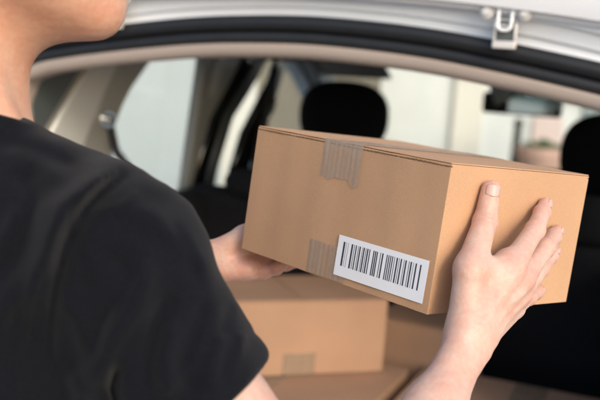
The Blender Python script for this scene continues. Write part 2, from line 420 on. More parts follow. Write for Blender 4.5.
# label
P0 = [front_uv(*q) for q in ((340.5, 234.5), (430.5, 261), (423, 304), (334, 274))]
uTL, uTR, uBR, uBL = [np.array(p) for p in P0]
lab = MB(); e = .0011
lab.add([(uTL[0], -e, uTL[1]), (uTR[0], -e, uTR[1]), (uBR[0], -e, uBR[1]), (uBL[0], -e, uBL[1]),
         (uTL[0], -.00096, uTL[1]), (uTR[0], -.00096, uTR[1]), (uBR[0], -.00096, uBR[1]), (uBL[0], -.00096, uBL[1])],
        [(0, 1, 2, 3), (0, 4, 5, 1), (1, 5, 6, 2), (2, 6, 7, 3), (3, 7, 4, 0)])
labo = lab.build('barcode_label', M['paper'], hb, smooth=0)
bars = MB(); e2 = .0012
def luv(s, t):
    a = uTL+(uTR-uTL)*s; b = uBL+(uBR-uBL)*s; return a+(b-a)*t
BARS = [(.075, .020), (.100, .004), (.123, .004), (.170, .018), (.195, .006), (.217, .012), (.243, .006), (.262, .014), (.290, .005), (.308, .014), (.330, .006), (.350, .014), (.374, .010),
        (.420, .012), (.440, .012), (.459, .012), (.496, .007), (.520, .014), (.568, .010), (.588, .010), (.608, .010), (.628, .010), (.650, .006), (.678, .014), (.700, .005), (.722, .013), (.752, .005),
        (.772, .014), (.805, .006), (.826, .014), (.850, .004), (.878, .014), (.925, .014)]
for s, w in BARS:
    q = [luv(s-w/2, .14), luv(s+w/2, .14), luv(s+w/2, .74), luv(s-w/2, .74)]
    bars.add([(p[0], -e2, p[1]) for p in q], [(0, 1, 2, 3)])
bo = bars.build('barcode', M['ink'], labo, smooth=0); tag(bo, kind='stuff') if False else None

# ------------------------------------------------------------------ the person
NF = np.array([0, 0, -1.0])
def chainR(L, rs): return [JR(*q) for q in L], rs
RH = {
 'thumb':  chainR([(470, 270, .030), (485, 222, .013), (491, 190, .0095)], [.0120, .0094, .0080]),
 'index':  chainR([(512, 264, .040), (535, 230, .026), (542, 213, .014), (545, 204, .0075)], [.0098, .0080, .0069, .0058]),
 'middle': chainR([(522, 278, .042), (545, 248, .029), (553, 237, .015), (557, 231, .0075)], [.0098, .0079, .0069, .0058]),
 'ring':   chainR([(519, 294, .038), (540, 268, .027), (550, 256, .014), (554, 251, .0075)], [.0094, .0075, .0066, .0055]),
 'pinky':  chainR([(512, 308, .031), (528, 297, .022), (536, 292, .013), (539, 290, .0085)], [.0085, .0068, .0060, .0052]),
}
WR = JR(471, 336, .042)
across = JR(484, 343, .042)-JR(458, 330, .042); across /= np.linalg.norm(across)
ELB = c3(342, 600, .570); SHR = c3(118, 245, .605)

def hand_fn(P, H, wr, ac, el, nrm, wr_w=.0078, wr_r=.0116):
    """palm, thumb and four fingers of one hand flowing into its forearm; nrm: the way the back of the hand faces"""
    out = None
    for k, (js, rs) in H.items():
        d = None
        for i in range(len(js)-1):
            c = cone(P, js[i], js[i+1], rs[i], rs[i+1])
            d = c if d is None else smin(d, c, .0025)
        for i in range(1, len(js)-1):      # knuckles slightly fuller
            d = smin(d, np.linalg.norm(P-js[i].astype(np.float32), axis=1)-rs[i]*1.03, .003)
        # skin creases over the knuckles
        for i in range(1, len(js)-1):
            a = (js[i+1]-js[i-1]); a = a/np.linalg.norm(a); q = P-js[i].astype(np.float32); s = q@a.astype(np.float32)
            r = np.linalg.norm(q, axis=1)
            dors = np.clip((q@nrm.astype(np.float32))/rs[i], 0, 1)
            amp = .00060 if k == 'thumb' else .00045
            d = d+amp*np.cos(s*2*PI/.0032)*np.exp(-(s/.0042)**2)*dors*(r < rs[i]*2.2)
        out = d if out is None else np.minimum(out, d)
    palm = None
    order = ['index', 'middle', 'ring', 'pinky']
    for i, k in enumerate(order):
        base = wr+ac*wr_w*(-1.0+i*.66)+(H[k][0][0]-wr)*.12
        c = cone(P, base, H[k][0][0]+(nrm*-.001), .0112, .0108-.0007*i)
        palm = c if palm is None else smin(palm, c, .009)
        # tendon ridge over the back of the hand
        palm = smin(palm, cone(P, base+nrm*.0095, H[k][0][0]+nrm*.0068, .0022, .0036), .007)
    for k in order:                         # flesh of the palm side, and webbing between the first joints
        js = H[k][0]; palm = smin(palm, cone(P, wr+(js[0]-wr)*.35-nrm*.008, js[0]-nrm*.006, .010, .0085), .010)
    for a, b in zip(order[:-1], order[1:]):
        ja, jb = H[a][0], H[b][0]
        palm = smin(palm, cone(P, ja[0]+(ja[1]-ja[0])*.26, jb[0]+(jb[1]-jb[0])*.26, .0062, .0058), .004)
    th = H['thumb'][0]
    palm = smin(palm, cone(P, wr-ac*wr_w*1.0-nrm*.003, th[0], .0130, .0120), .010)
    palm = smin(palm, cone(P, th[0]+(th[1]-th[0])*.15, H['index'][0][0]+(H['index'][0][0]-wr)*-.12, .0070, .0085), .013)
    d = smin(out, palm, .0055)
    L = el-wr; Ln = np.linalg.norm(L)
    arm = smin(cone(P, wr-ac*wr_w, wr-ac*wr_w*.7+L*.5, wr_r, .0170), cone(P, wr+ac*wr_w, wr+ac*wr_w*.9+L*.5, wr_r*.98, .0180), .014)
    arm = smin(arm, cone(P, wr+L*.35, el, .0215, .032), .02)
    arm = smin(arm, cone(P, wr+ac*wr_w*1.3+nrm*.008+L*.05, wr+ac*wr_w*1.3+nrm*.006+L*.1, .006, .004), .01)
    # veins under the skin and the bony bump of the wrist
    for a, b, c_ in (((.25, .30), (.55, .10), (.85, .45)), ((.10, .75), (.45, .62), (.80, .95)), ((.0, -.4), (.35, -.25), (.70, -.45))):
        K = H['middle'][0][0]-wr
        pts = [wr+K*u+ac*.028*(v-.35)+nrm*.0 for u, v in (a, b, c_)]
        for p0, p1 in zip(pts[:-1], pts[1:]):
            q = P-p0.astype(np.float32); ax = p1-p0; l = np.linalg.norm(ax); ax = ax/l
            sN = nrm-ax*(nrm@ax); sN /= np.linalg.norm(sN); lt = np.cross(ax, sN)
            u = q@ax.astype(np.float32); v = q@lt.astype(np.float32); up = q@sN.astype(np.float32)
            d = d-.0007*np.exp(-(v/.0019)**2)*np.clip(u/.006, 0, 1)*np.clip((l-u)/.006, 0, 1)*(up > .003)
    return smin(d, arm, .012)

nR = MM[:, 0].copy()
nRd = nR.copy()
# left hand: mirrored grip on the far-left face, little finger under the edge
nL = -MM[:, 0]
def LF(s, t, h): return BO+MM[:, 2]*s+MM[:, 1]*t-MM[:, 0]*h
LH = {
 'thumb':  ([LF(.018, .116, .020), LF(.050, .098, .013), LF(.072, .085, .010)], [.0115, .0096, .0082]),
 'index':  ([LF(.060, .122, .022), LF(.103, .112, .015), LF(.126, .106, .009), LF(.140, .102, .007)], [.0096, .0080, .0069, .0058]),
 'middle': ([LF(.058, .134, .020), LF(.100, .130, .014), LF(.124, .126, .009), LF(.138, .122, .007)], [.0096, .0079, .0069, .0058]),
 'ring':   ([LF(.042, .140, .014), LF(.068, .140, .007), LF(.084, .135, -.001), LF(.090, .131, -.006)], [.0092, .0076, .0066, .0055]),
 'pinky':  ([LF(.020, .146, .013), LF(.034, .146, .001), LF(.042, .140, -.009), LF(.046, .134, -.015)], [.0088, .0075, .0066, .0056]),
}
WL = LF(-.006, .150, .050)
acL = LF(0, .02, 0)-LF(0, 0, 0); acL /= np.linalg.norm(acL)
LE = c3(-34, 425, .80); SHL = c3(-240, 235, .745)

NB = c3(-52, 160, .650)
def torso_fn(P, g=0.):
    sl = (SHL-SHR)/np.linalg.norm(SHL-SHR)
    ctr = (SHL+SHR)/2
    d = cone(P, ctr+DN*.06+sl*.07, ctr+DN*.06-sl*.07, .098+g, .098+g)
    d = smin(d, cone(P, ctr+DN*.16+sl*.06, ctr+DN*.16-sl*.06, .105+g, .105+g), .05)
    d = smin(d, cone(P, ctr+DN*.32+sl*.045, ctr+DN*.32-sl*.045, .095+g, .095+g), .06)
    d = smin(d, cone(P, ctr+DN*.46+sl*.07, ctr+DN*.46-sl*.07, .108+g, .108+g), .06)
    d = smin(d, cone(P, c3(-62, 168, .655), SHR+DN*.012, .045+g, .044+g), .035)
    d = smin(d, cone(P, c3(-80, 160, .68), SHL+DN*.012, .045+g, .044+g), .035)
    return d
FN = np.array([0, 0, 1.])
def face_pt(dx, dy, dz=0): return c3(103, 15, .645)+np.array([dx, dy, dz])
def neckhead_fn(P):
    d = cone(P, c3(-50, 235, .662), c3(-50, 20, .648), .0575, .0545)
    d = smin(d, cone(P, c3(-62, 190, .655), c3(-118, 250, .62), .05, .06), .04)
    d = smin(d, cone(P, c3(-2, 120, .612), c3(-75, -20, .602), .008, .012), .03)       # neck muscle
    chin = c3(103, 13, .645)
    d2 = ell(P, c3(-12, -128, .645), (.094, .112, .076))
    d2 = smin(d2, ell(P, c3(45, -75, .645), (.066, .080, .062)), .03)
    jr = smin(cone(P, chin+[-.004, 0, -.008], c3(8, -42, .590), .0140, .0170), cone(P, chin+[-.004, 0, .008], c3(8, -42, .700), .0140, .0170), .012)
    jr = smin(jr, cone(P, chin+[-.004, 0, 0], chin+[-.042, -.007, 0], .0140, .0190), .014)
    jr = smin(jr, cone(P, chin+[-.005, -.006, 0], chin+[-.004, -.035, 0], .0145, .018), .012)
    jr = smin(jr, cone(P, chin+[-.036, -.050, 0], chin+[-.034, -.08, 0], .036, .042), .02)
    d2 = smin(d2, jr, .022)
    # mouth, nose, brow, ears
    d2 = smin(d2, ell(P, chin+[.010, -.040, 0], (.012, .005, .022)), .006)
    d2 = smin(d2, ell(P, chin+[.011, -.050, 0], (.013, .004, .022)), .006)
    d2 = smin(d2, cone(P, chin+[.012, -.105, 0], chin+[.032, -.072, 0], .006, .0085), .010)
    d2 = smin(d2, cone(P, chin+[.020, -.069, -.010], chin+[.020, -.069, .010], .0065, .0065), .006)
    d2 = smin(d2, cone(P, chin+[.008, -.118, -.030], chin+[.008, -.118, .030], .008, .008), .014)
    for s in (-1, 1):
        d2 = smin(d2, ell(P, chin+[.006, -.110, s*.031], (.013, .004, .014)), .004); d2 = smin(d2, ell(P, chin+[.006, -.094, s*.031], (.0125, .0035, .013)), .004)
        d2 = np.minimum(d2, ell(P, c3(-30, -85, .645)+[0, 0, s*.078], (.017, .030, .006)))
    return smin(d, d2, .030)
def body_fn(P):
    d = torso_fn(P)
    d = smin(d, neckhead_fn(P), .035)
    # upper arms
    d = smin(d, cone(P, SHR+DN*.01, ELB, .038, .036), .02)
    d = smin(d, cone(P, SHL, LE, .046, .036), .03)
    hip = (SHL+SHR)/2+DN*.47; sl = (SHL-SHR)/np.linalg.norm(SHL-SHR)
    for s in (-1, 1):
        h = hip+sl*s*.085; k = h+DN*.42+FN*.01; a = h+DN*.80
        d = smin(d, cone(P, h, k, .075, .052), .04); d = smin(d, cone(P, k, a, .050, .036), .03)
    return d
person_base = c2w((SHL+SHR)/2+DN*.5).ravel(); person_base[2] = 0
person = empty('person', tuple(person_base)); bpy.context.view_layer.update()
tag(person, 'person in a black short-sleeved T-shirt seen from behind, lifting a box with both hands', 'person')

def rh(P): return hand_fn(P, RH, WR, across, ELB, nRd)
def lh(P): return hand_fn(P, LH, WL, acL, LE, nL)
pR = np.concatenate([np.array(RH[k][0]) for k in RH]+[[WR]])
lo = pR.min(0)-.03; hi = pR.max(0)+.03
cutR = WR+(ELB-WR)*.30
def cut(fn, c, n, keep):   # keep the side where (P-c).n*keep > 0, closed by a flat cut
    n = n/np.linalg.norm(n)
    return lambda P: np.maximum(fn(P), -keep*((P-c.astype(np.float32))@n.astype(np.float32)))
FULLH = .0009
def arm_piece(fn, pts, w, e, h):
    pts = np.concatenate([pts, [w+(e-w)*.62]]); lo = pts.min(0)-.032; hi = pts.max(0)+.032
    V, F = surf_nets(cut(fn, w+(e-w)*.58, w-e, 1), lo, hi, h); return relax(V, F, 2, .4), F
fineR = arm_piece(rh, pR, WR, ELB, .0009)
pL = np.concatenate([np.array(LH[k][0]) for k in LH]+[[WL]])
fineL = arm_piece(lh, pL, WL, LE, .0013)
def coarse(P):
    d = body_fn(P)
    a = cut(rh, WR+(ELB-WR)*.55, ELB-WR, 1)(P)-.0002; b = cut(lh, WL+(LE-WL)*.55, LE-WL, 1)(P)-.0002
    return np.minimum(smin(d, a, .02) if False else np.minimum(d, a), b)
foot = (SHL+SHR)/2+DN*1.31
allp = np.array([SHL, SHR, ELB, LE, WR, WL, foot, c3(-12, -300, .645), c3(140, -100, .645)])
lo = allp.min(0)-.14; hi = allp.max(0)+.14
V1, F1 = surf_nets(coarse, lo, hi, .0045, step=5); V1 = relax(V1, F1, 2, .4)
def tone(V):      # face and neck are a little more orange than the hands
    px = V[:, 0]/V[:, 2]*FPX+300; return np.clip((140-px)/25, 0, 1)*np.clip((150-(V[:, 1]/V[:, 2]*FPX+200))/20+1, .3, 1)*.9
KN = [(RH[k][0][i], .010 if i == 1 else .008) for k in ('index', 'middle', 'ring', 'pinky') for i in (1, 2)]+[(RH[k][0][0]+nRd*.008, .011) for k in ('index', 'middle', 'ring')]
KN += [(RH[k][0][-1], .009) for k in RH]+[(RH['thumb'][0][1], .010)]+[(LH[k][0][i], .02) for k in ('ring', 'pinky') for i in (0, 1, 2)]
def flush(V):     # knuckles and fingertips are redder
    s = np.zeros(len(V))
    for c, r in KN: s = np.maximum(s, .62*np.exp(-((V-c)**2).sum(1)/(r*r)))
    return s
body = np_obj('body', [fineR, fineL, (V1, F1)], M['skin'], person, dict(tone=tone, flush=flush))

# nails
def nail(js, rs, nrm, parent, L=.0105, Wd=.0105, up=None):
    tip = js[-1]; ax = tip-js[-2]; ax = ax/np.linalg.norm(ax)
    dn = nrm-ax*(nrm@ax); dn /= np.linalg.norm(dn); lat = np.cross(ax, dn); r = rs[-1]
    V = []; nu, nv = 10, 12; F = []
    for i in range(nu+1):
        for j in range(nv+1):
            u = i/nu; v = j/nv*2-1
            # rounded ends in plan
            lim = math.sqrt(max(0, 1-max(0, (abs(u-.5)*2-.55)/.45)**2))
            wv = v*(Wd/2)*(.12+.88*lim) / max(r, .001)
            th_ = wv
            c = tip+ax*((u-.62)*L)
            rr = r-.0005*v**4+(rs[-2]-r)*max(0, .62-u)*L/np.linalg.norm(tip-js[-2])+.00035-.0016*max(0, u-.75)
            V.append(c+(dn*math.cos(th_)+lat*math.sin(th_))*rr)
    for i in range(nu):
        for j in range(nv): a = i*(nv+1)+j; F.append((a, a+1, a+nv+2, a+nv+1))
    o = np_obj('fingernail', [(np.array(V), np.array(F))], M['nail'], parent)
    so = o.modifiers.new('s', 'SOLIDIFY'); so.thickness = .0003; so.offset = 0
    return o
for k in RH:
    nr = nRd if k != 'thumb' else (nRd*.25+np.array([-.10, -.15, -.8])*.9)
    s = 1.0
    nail(RH[k][0], RH[k][1], nr, body, L=(.0100 if k != 'pinky' else .008), Wd=2*RH[k][1][-1]*.80)

# eyes, hair
chin = c3(103, 15, .645)
for s in (-1, 1):
    V_, F_ = surf_nets(lambda P: np.linalg.norm(P-(chin+[.0065, -.102, s*.031]).astype(np.float32), axis=1)-.0120, chin+[-.02, -.13, s*.031-.02], chin+[.04, -.07, s*.031+.02], .002, 3)
    e_ = np_obj('eye', [(V_, F_)], M['eye'], body)
    V_, F_ = surf_nets(lambda P: ell(P, chin+[.0165, -.102, s*.0315], (.0026, .0055, .0055)), chin+[0, -.12, s*.031-.012], chin+[.03, -.08, s*.031+.012], .001, 3)
    np_obj('iris', [(V_, F_)], M['iris'], e_)
    V_, F_ = surf_nets(lambda P: ell(P, chin+[.0155, -.122, s*.030], (.0045, .0026, .016)), chin+[0, -.14, s*.031-.025], chin+[.03, -.10, s*.031+.025], .001, 3)
    np_obj('eyebrow', [(V_, F_)], M['hair'], body)
def hair_fn(P):
    d = ell(P, c3(-20, -135, .645), (.103, .120, .086))
    d = np.maximum(d, (P[:, 0]-c3(45, 0, .645)[0])+(P[:, 1]-c3(0, -170, .645)[1])*.55)
    d = np.maximum(d, (P[:, 1]-c3(0, -28, .645)[1]))
    d = smin(d, ell(P, c3(-170, -150, .645), (.045, .045, .045)), .02)
    return d+.0012*np.sin(P[:, 0]*420+P[:, 1]*160)*np.sin(P[:, 2]*260)
V_, F_ = surf_nets(hair_fn, c3(-260, -320, .645)-[0, 0, .12], c3(90, -10, .645)+[0, 0, .12], .003)
np_obj('hair', [(V_, F_)], M['hair'], person)

# T-shirt: open shell with folds
HEMC = c3(190, 405, .60); SE = c3(226, 481, .597)
hn = np.array([.615, .788, .0]); hn /= np.linalg.norm(hn)
hem_pt = c3(274, 357, .60)
HC2 = hem_pt
def sleeve(P, g): return cone(P, c3(112, 246, .605), SE, .0500+g, .0700+g)
def sleeveL(P, g): return cone(P, SHL, SHL+(LE-SHL)*.75, .052+g, .066+g)
def arm_dir(a, b): d = b-a; return d/np.linalg.norm(d)
FOLDS = [  # (polyline in measured directions, amplitude m, half-width px)
    ([(131, 172), (104, 190), (82, 212), (67, 245), (56, 285), (50, 330), (50, 372)], -.0042, 6.5),
    ([(118, 168), (90, 183), (66, 205), (50, 240), (38, 285), (28, 325)], .0060, 12),
    ([(46, 268), (38, 295), (32, 325), (34, 350)], -.0045, 7),
    ([(60, 190), (38, 232), (14, 285), (-5, 330)], .0035, 15),
    ([(20, 165), (35, 200), (30, 240), (5, 290)], -.0030, 14),
    ([(150, 260), (135, 310), (105, 350), (80, 400)], .0040, 13),
    ([(118, 410), (112, 388), (118, 366)], -.0070, 5.0),
    ([(150, 400), (146, 365), (155, 325), (172, 290)], -.0038, 8),
    ([(168, 400), (166, 360), (176, 320)], .0035, 8),
    ([(192, 402), (186, 365), (196, 325), (205, 300)], -.0032, 8),
    ([(212, 395), (214, 360), (222, 330)], .0028, 8),
    ([(120, 205), (150, 215), (185, 240), (210, 275)], .0022, 12),
    ([(95, 250), (120, 262), (140, 290)], -.0022, 10),
    ([(0, 140), (40, 152), (80, 172)], -.0020, 9),
    ([(98, 182), (84, 196), (76, 214), (74, 236)], .0024, 5), ([(72, 236), (84, 262), (88, 296)], -.0020, 5),
    ([(140, 190), (122, 206), (96, 214)], .0020, 6), ([(60, 300), (78, 322), (84, 352)], .0024, 7),
    ([(200, 340), (186, 372), (160, 396)], .0020, 6), ([(232, 300), (222, 332), (204, 352)], -.0018, 6),
    ([(244, 330), (240, 352), (228, 380)], .0018, 5), ([(112, 300), (100, 326), (96, 362)], -.0026, 6),
    ([(20, 205), (8, 232), (0, 262)], .0028, 8), ([(22, 300), (10, 340), (6, 384)], -.0028, 8),
    ([(70, 372), (78, 392), (80, 420)], .0026, 6), ([(170, 220), (190, 250), (196, 284)], -.0016, 6),
]
def fold_disp(P):
    px = P[:, 0]/P[:, 2]*FPX+300; py = P[:, 1]/P[:, 2]*FPX+200
    out = np.zeros(len(P), np.float32)
    front = np.clip((.66-P[:, 2])/.03, 0, 1)
    for pl, A, w in FOLDS:
        A = A*(2.5 if w > 10 else 1.6)
        best = np.full(len(P), 1e9, np.float32); n = len(pl)-1
        tt = np.zeros(len(P), np.float32)
        for i in range(n):
            a = np.array(pl[i], float); b = np.array(pl[i+1], float); ab = b-a
            t = np.clip(((px-a[0])*ab[0]+(py-a[1])*ab[1])/(ab@ab), 0, 1)
            dd = (px-a[0]-t*ab[0])**2+(py-a[1]-t*ab[1])**2
            m = dd < best; best = np.where(m, dd, best); tt = np.where(m, (i+t)/n, tt)
        taper = np.clip(np.minimum(tt, 1-tt)*5+.25, 0, 1)
        out += A*np.exp(-best/(w*w))*taper
    q = P*1.0
    wob = .0007*np.sin(q[:, 0]*150+q[:, 1]*90+3*np.sin(q[:, 1]*31))*np.sin(q[:, 2]*80+q[:, 0]*60)+.0016*np.sin(q[:, 0]*70+np.sin(q[:, 1]*38)*1.4+q[:, 2]*30)*np.sin(q[:, 1]*45+q[:, 2]*52+1.0)
    return np.maximum(out, -.0095)*front+wob
collar_c = c3(-52, 128, .652)
def shirt_solid(P, g):
    d = torso_fn(P, .016+g)
    d = smin(d, np.minimum(sleeve(P, g), 9), .018)
    d = smin(d, sleeveL(P, g), .03)
    return d
def shirt_fn(P):
    d = shirt_solid(P, 0.)-fold_disp(P)
    up_ = np.array([.18, -1.0, .10]); up_ /= np.linalg.norm(up_)
    col = np.maximum(body_fn(P)-.0042, (P-c3(0, 114, .60).astype(np.float32))@up_.astype(np.float32))
    d = smin(d, col, .004)
    c1 = ((P-HC2.astype(np.float32))@hn.astype(np.float32))
    nearArm = cone(P, c3(160, 340, .60), c3(300, 640, .58), .115, .115) < 0
    d = np.where(nearArm, -smin(-d, -c1, .006), d)
    # the open end of the sleeve round the arm
    cav = np.maximum(cone(P, SHR+(SE-SHR)*.55, SE+(SE-SHR)*.3, .052, .0640), -(c1+.010))
    d = d+.0010*np.exp(-((c1+.019)/.0022)**2)*nearArm-.0008*np.clip(1-np.abs(c1+.008)/.011, 0, 1)*nearArm
    d = np.where(nearArm, np.maximum(d, -cav), d)
    aL = arm_dir(SHL, LE); cL = (P-(SHL+(LE-SHL)*.62).astype(np.float32))@aL.astype(np.float32)
    nearL = cone(P, SHL+(LE-SHL)*.5, LE+(LE-SHL)*.3, .10, .10) < 0
    d = np.where(nearL, np.maximum(d, cL), d)
    hemz = ((P-((SHL+SHR)/2+DN*.52).astype(np.float32))@DN.astype(np.float32)); d = np.maximum(d, hemz)
    return d
sp = np.array([SHL, SHR, (SHL+SHR)/2+DN*.52, SE, SHL+(LE-SHL)*.8, c3(-50, 120, .65)])
V_, F_ = surf_nets(shirt_fn, sp.min(0)-.14, sp.max(0)+.14, .0022, step=4, reach=3.5); V_ = relax(V_, F_, 3, .5)
np_obj('t_shirt', [(V_, F_)], M['shirt'], person)
# rolled stitched hem of the near sleeve
def trousers_fn(P):
    hip = (SHL+SHR)/2+DN*.47; sl = (SHL-SHR)/np.linalg.norm(SHL-SHR)
    d = cone(P, hip+sl*.05-DN*.06, hip-sl*.05-DN*.06, .110, .110)
    d = smin(d, cone(P, hip+sl*.07, hip-sl*.07, .115, .115), .04)
    for s in (-1, 1):
        h = hip+sl*s*.085; k = h+DN*.42+FN*.01; a = h+DN*.78
        d = smin(d, cone(P, h, k, .090, .066), .035); d = smin(d, cone(P, k, a, .064, .055), .03)
    return d
tp = np.array([(SHL+SHR)/2+DN*.36, (SHL+SHR)/2+DN*1.27])
V_, F_ = surf_nets(trousers_fn, tp.min(0)-.26, tp.max(0)+.26, .008, step=4); V_ = relax(V_, F_, 2)
np_obj('trousers', [(V_, F_)], M['denim'], person)
slw = c2w(SHL).ravel()-c2w(SHR).ravel(); slw[2] = 0; slw /= np.linalg.norm(slw); fdir = np.array([slw[1], -slw[0], 0]); fdir = fdir*(1 if fdir[1] > 0 else -1)
for s in (-1, 1):
    h = c2w((SHL+SHR)/2+DN*.47).ravel()+slw*s*.085; h[2] = 0
    def shoe_fn(Q, h=h):
        d = cone(Q, h-fdir*.05+[0, 0, .045], h+fdir*.15+[0, 0, .035], .042, .034)
        d = smin(d, cone(Q, h+[0, 0, .05], h+[0, 0, .11], .045, .042), .03)
        return np.maximum(d, -Q[:, 2]+.002)
    V_, F_ = surf_nets(shoe_fn, h-[.25, .25, .02], h+[.25, .25, .2], .006, 4)
    np_obj('shoe', [(V_, F_)], M['shoe'], person, tocam=False)

# ------------------------------------------------------------------ the car
TH = math.radians(22)
ra = np.array([math.cos(TH), -math.sin(TH), 0]); aa = np.array([math.sin(TH), math.cos(TH), 0])
croot = -.55*ra+1.35*aa
car = empty('hatchback_car', tuple(croot), -TH)
tag(car, 'white hatchback car with its tailgate open and black seats inside', 'car')
# opening outline (x, z), centre line symmetric
half = [(0, 1.511), (.12, 1.507), (.22, 1.499), (.32, 1.486), (.40, 1.474), (.47, 1.462), (.545, 1.445), (.610, 1.411), (.638, 1.33), (.642, 1.15), (.63, .98), (.575, .82), (.51, .72), (.40, .69), (.2, .685), (0, .685)]
ring = half+[(-x, z) for x, z in half[1:-1]][::-1]
RING = catmull([(x, 0, z) for x, z in ring], 6, True)
def inset(pts, d, y):
    out = []; c = np.array([0, 0, 1.1]); m = len(pts)
    for i in range(m):
        t = pts[(i+1) % m]-pts[i-1]; t /= np.linalg.norm(t); n = np.array([t[2], 0, -t[0]])
        if n@(c-pts[i]) < 0: n = -n
        p = pts[i]+n*d; out.append(np.array([p[0], y, p[2]]))
    return out
def sweep(profile, name, m, parent, pts=RING, smooth=50):   # profile: (inset, y) points, closed loop along the ring
    rows = [inset(pts, d, y) for d, y in profile]; k = len(rows); n = len(pts); mb = MB()
    v = [rows[j][i] for i in range(n) for j in range(k)]
    f = [(i*k+j, i*k+(j+1) % k, ((i+1) % n)*k+(j+1) % k, ((i+1) % n)*k+j) for i in range(n) for j in range(k)]
    return mb.add(v, f).build(name, m, parent, smooth=smooth)
# double-lipped rubber seal
def lobe(c_in, c_y, rx, ry, n=14): return [(c_in+rx*math.cos(2*PI*k/n), c_y+ry*math.sin(2*PI*k/n)) for k in range(n)]
seal = sweep(lobe(.0125, -.006, .0125, .012), 'weather_seal', M['rubber'], car)
sweep(lobe(.0355, -.001, .0108, .010), 'seal_lip', M['rubber'], seal)
sweep([(.020, -.001), (.020, .010), (.030, .010), (.030, -.001)], 'seal_carrier', M['rubber'], seal)
sweep([(.044, -.004), (.048, -.008), (.058, -.007), (.066, .001), (.068, .010), (.064, .05), (.050, .08), (.042, .08)], 'opening_trim', M['trim'], car)
# painted channel and rear frame: stepped outward from the seal
outer_half = [(0, 1.575), (.2, 1.568), (.38, 1.548), (.52, 1.515), (.62, 1.45), (.69, 1.32), (.76, 1.14), (.815, .98), (.83, .80), (.82, .55), (.78, .40), (.60, .33), (0, .32)]
oring = outer_half+[(-x, z) for x, z in outer_half[1:-1]][::-1]
OR = catmull([(x, 0, z) for x, z in oring], 8, True)
def resample(pts, n):
    P = np.array(pts+[pts[0]]); L = np.r_[0, np.cumsum(np.linalg.norm(np.diff(P, axis=0), axis=1))]; s = np.linspace(0, L[-1], n, endpoint=False)
    return [np.array([np.interp(q, L, P[:, k]) for k in range(3)]) for q in s]
def by_angle(pts, n=240):
    P = np.array(pts); c = np.array([0, 0, 1.1]); a = np.unwrap(np.arctan2(P[:, 0], P[:, 2]-1.1)); o = np.argsort(a % (2*PI)); A = (a % (2*PI))[o]; P = P[o]
    A = np.r_[A[-1]-2*PI, A, A[0]+2*PI]; P = np.r_[P[-1:], P, P[:1]]
    return [np.array([np.interp(t, A, P[:, k]) for k in range(3)]) for t in np.linspace(0, 2*PI, n, endpoint=False)]
Rr = by_angle(RING); Oo = by_angle(OR)
mb = MB(); rows = []
for i in range(240):
    a, b = Rr[i], Oo[i]; d = b-a
    row = []
    for f_, y in ((-.02, .004), (.0, .0), (.18, .004), (.22, -.006), (.50, -.008), (.55, -.020), (.82, -.024), (1.0, .01)):
        p = a+d*f_; row.append((p[0], y, p[2]))
    row.append((b[0], .12, b[2])); row.append((a[0]-d[0]*.02, .12, a[2]-d[2]*.02)); rows.append(row)
k = len(rows[0]); mb.add([p for r_ in rows for p in r_], [(i*k+j, i*k+(j+1) % k, ((i+1) % 240)*k+(j+1) % k, ((i+1) % 240)*k+j) for i in range(240) for j in range(k)])
mb.build('rear_frame', M['whitein'], car, smooth=35)

# tailgate, raised: from the hinge line up and back over the loader
tg = MB(); ang = math.radians(64)
def TG(x, s, t):  # x across, s along the raised gate from the hinge, t below its outer skin
    return (x, -.035-s*math.cos(ang)-t*math.sin(ang)*0, 1.556-.06*x*x*2.2+s*math.sin(ang)-t)
prof = [(0., .020), (.03, .020), (.035, .045), (.10, .050), (.105, .032), (.16, .030), (.62, .030), (.66, .055), (.76, .060), (.78, .0), (.4, -.02), (0., -.012)]
xs = np.linspace(-.60, .60, 25); rows = []
for x in xs: rows.append([TG(x, s, t) for s, t in prof])
k = len(prof); n = len(rows)
tg.add([p for r_ in rows for p in r_], [(i*k+j, i*k+(j+1) % k, (i+1)*k+(j+1) % k, (i+1)*k+j) for i in range(n-1) for j in range(k)]+[tuple(range(k)), tuple((n-1)*k+j for j in range(k))])
gate = tg.build('tailgate', M['whitein'], car, smooth=30, bevel=.003)
g2 = MB(); rows = []
for x in np.linspace(-.46, .46, 13): rows.append([TG(x, s, t) for s, t in ((.20, .034), (.60, .034), (.60, .028), (.20, .028))])
g2.add([p for r_ in rows for p in r_], [(i*4+j, i*4+(j+1) % 4, (i+1)*4+(j+1) % 4, (i+1)*4+j) for i in range(12) for j in range(4)]+[(0, 1, 2, 3), (48, 49, 50, 51)])
g2.build('tailgate_trim', M['greige'], gate, smooth=30)
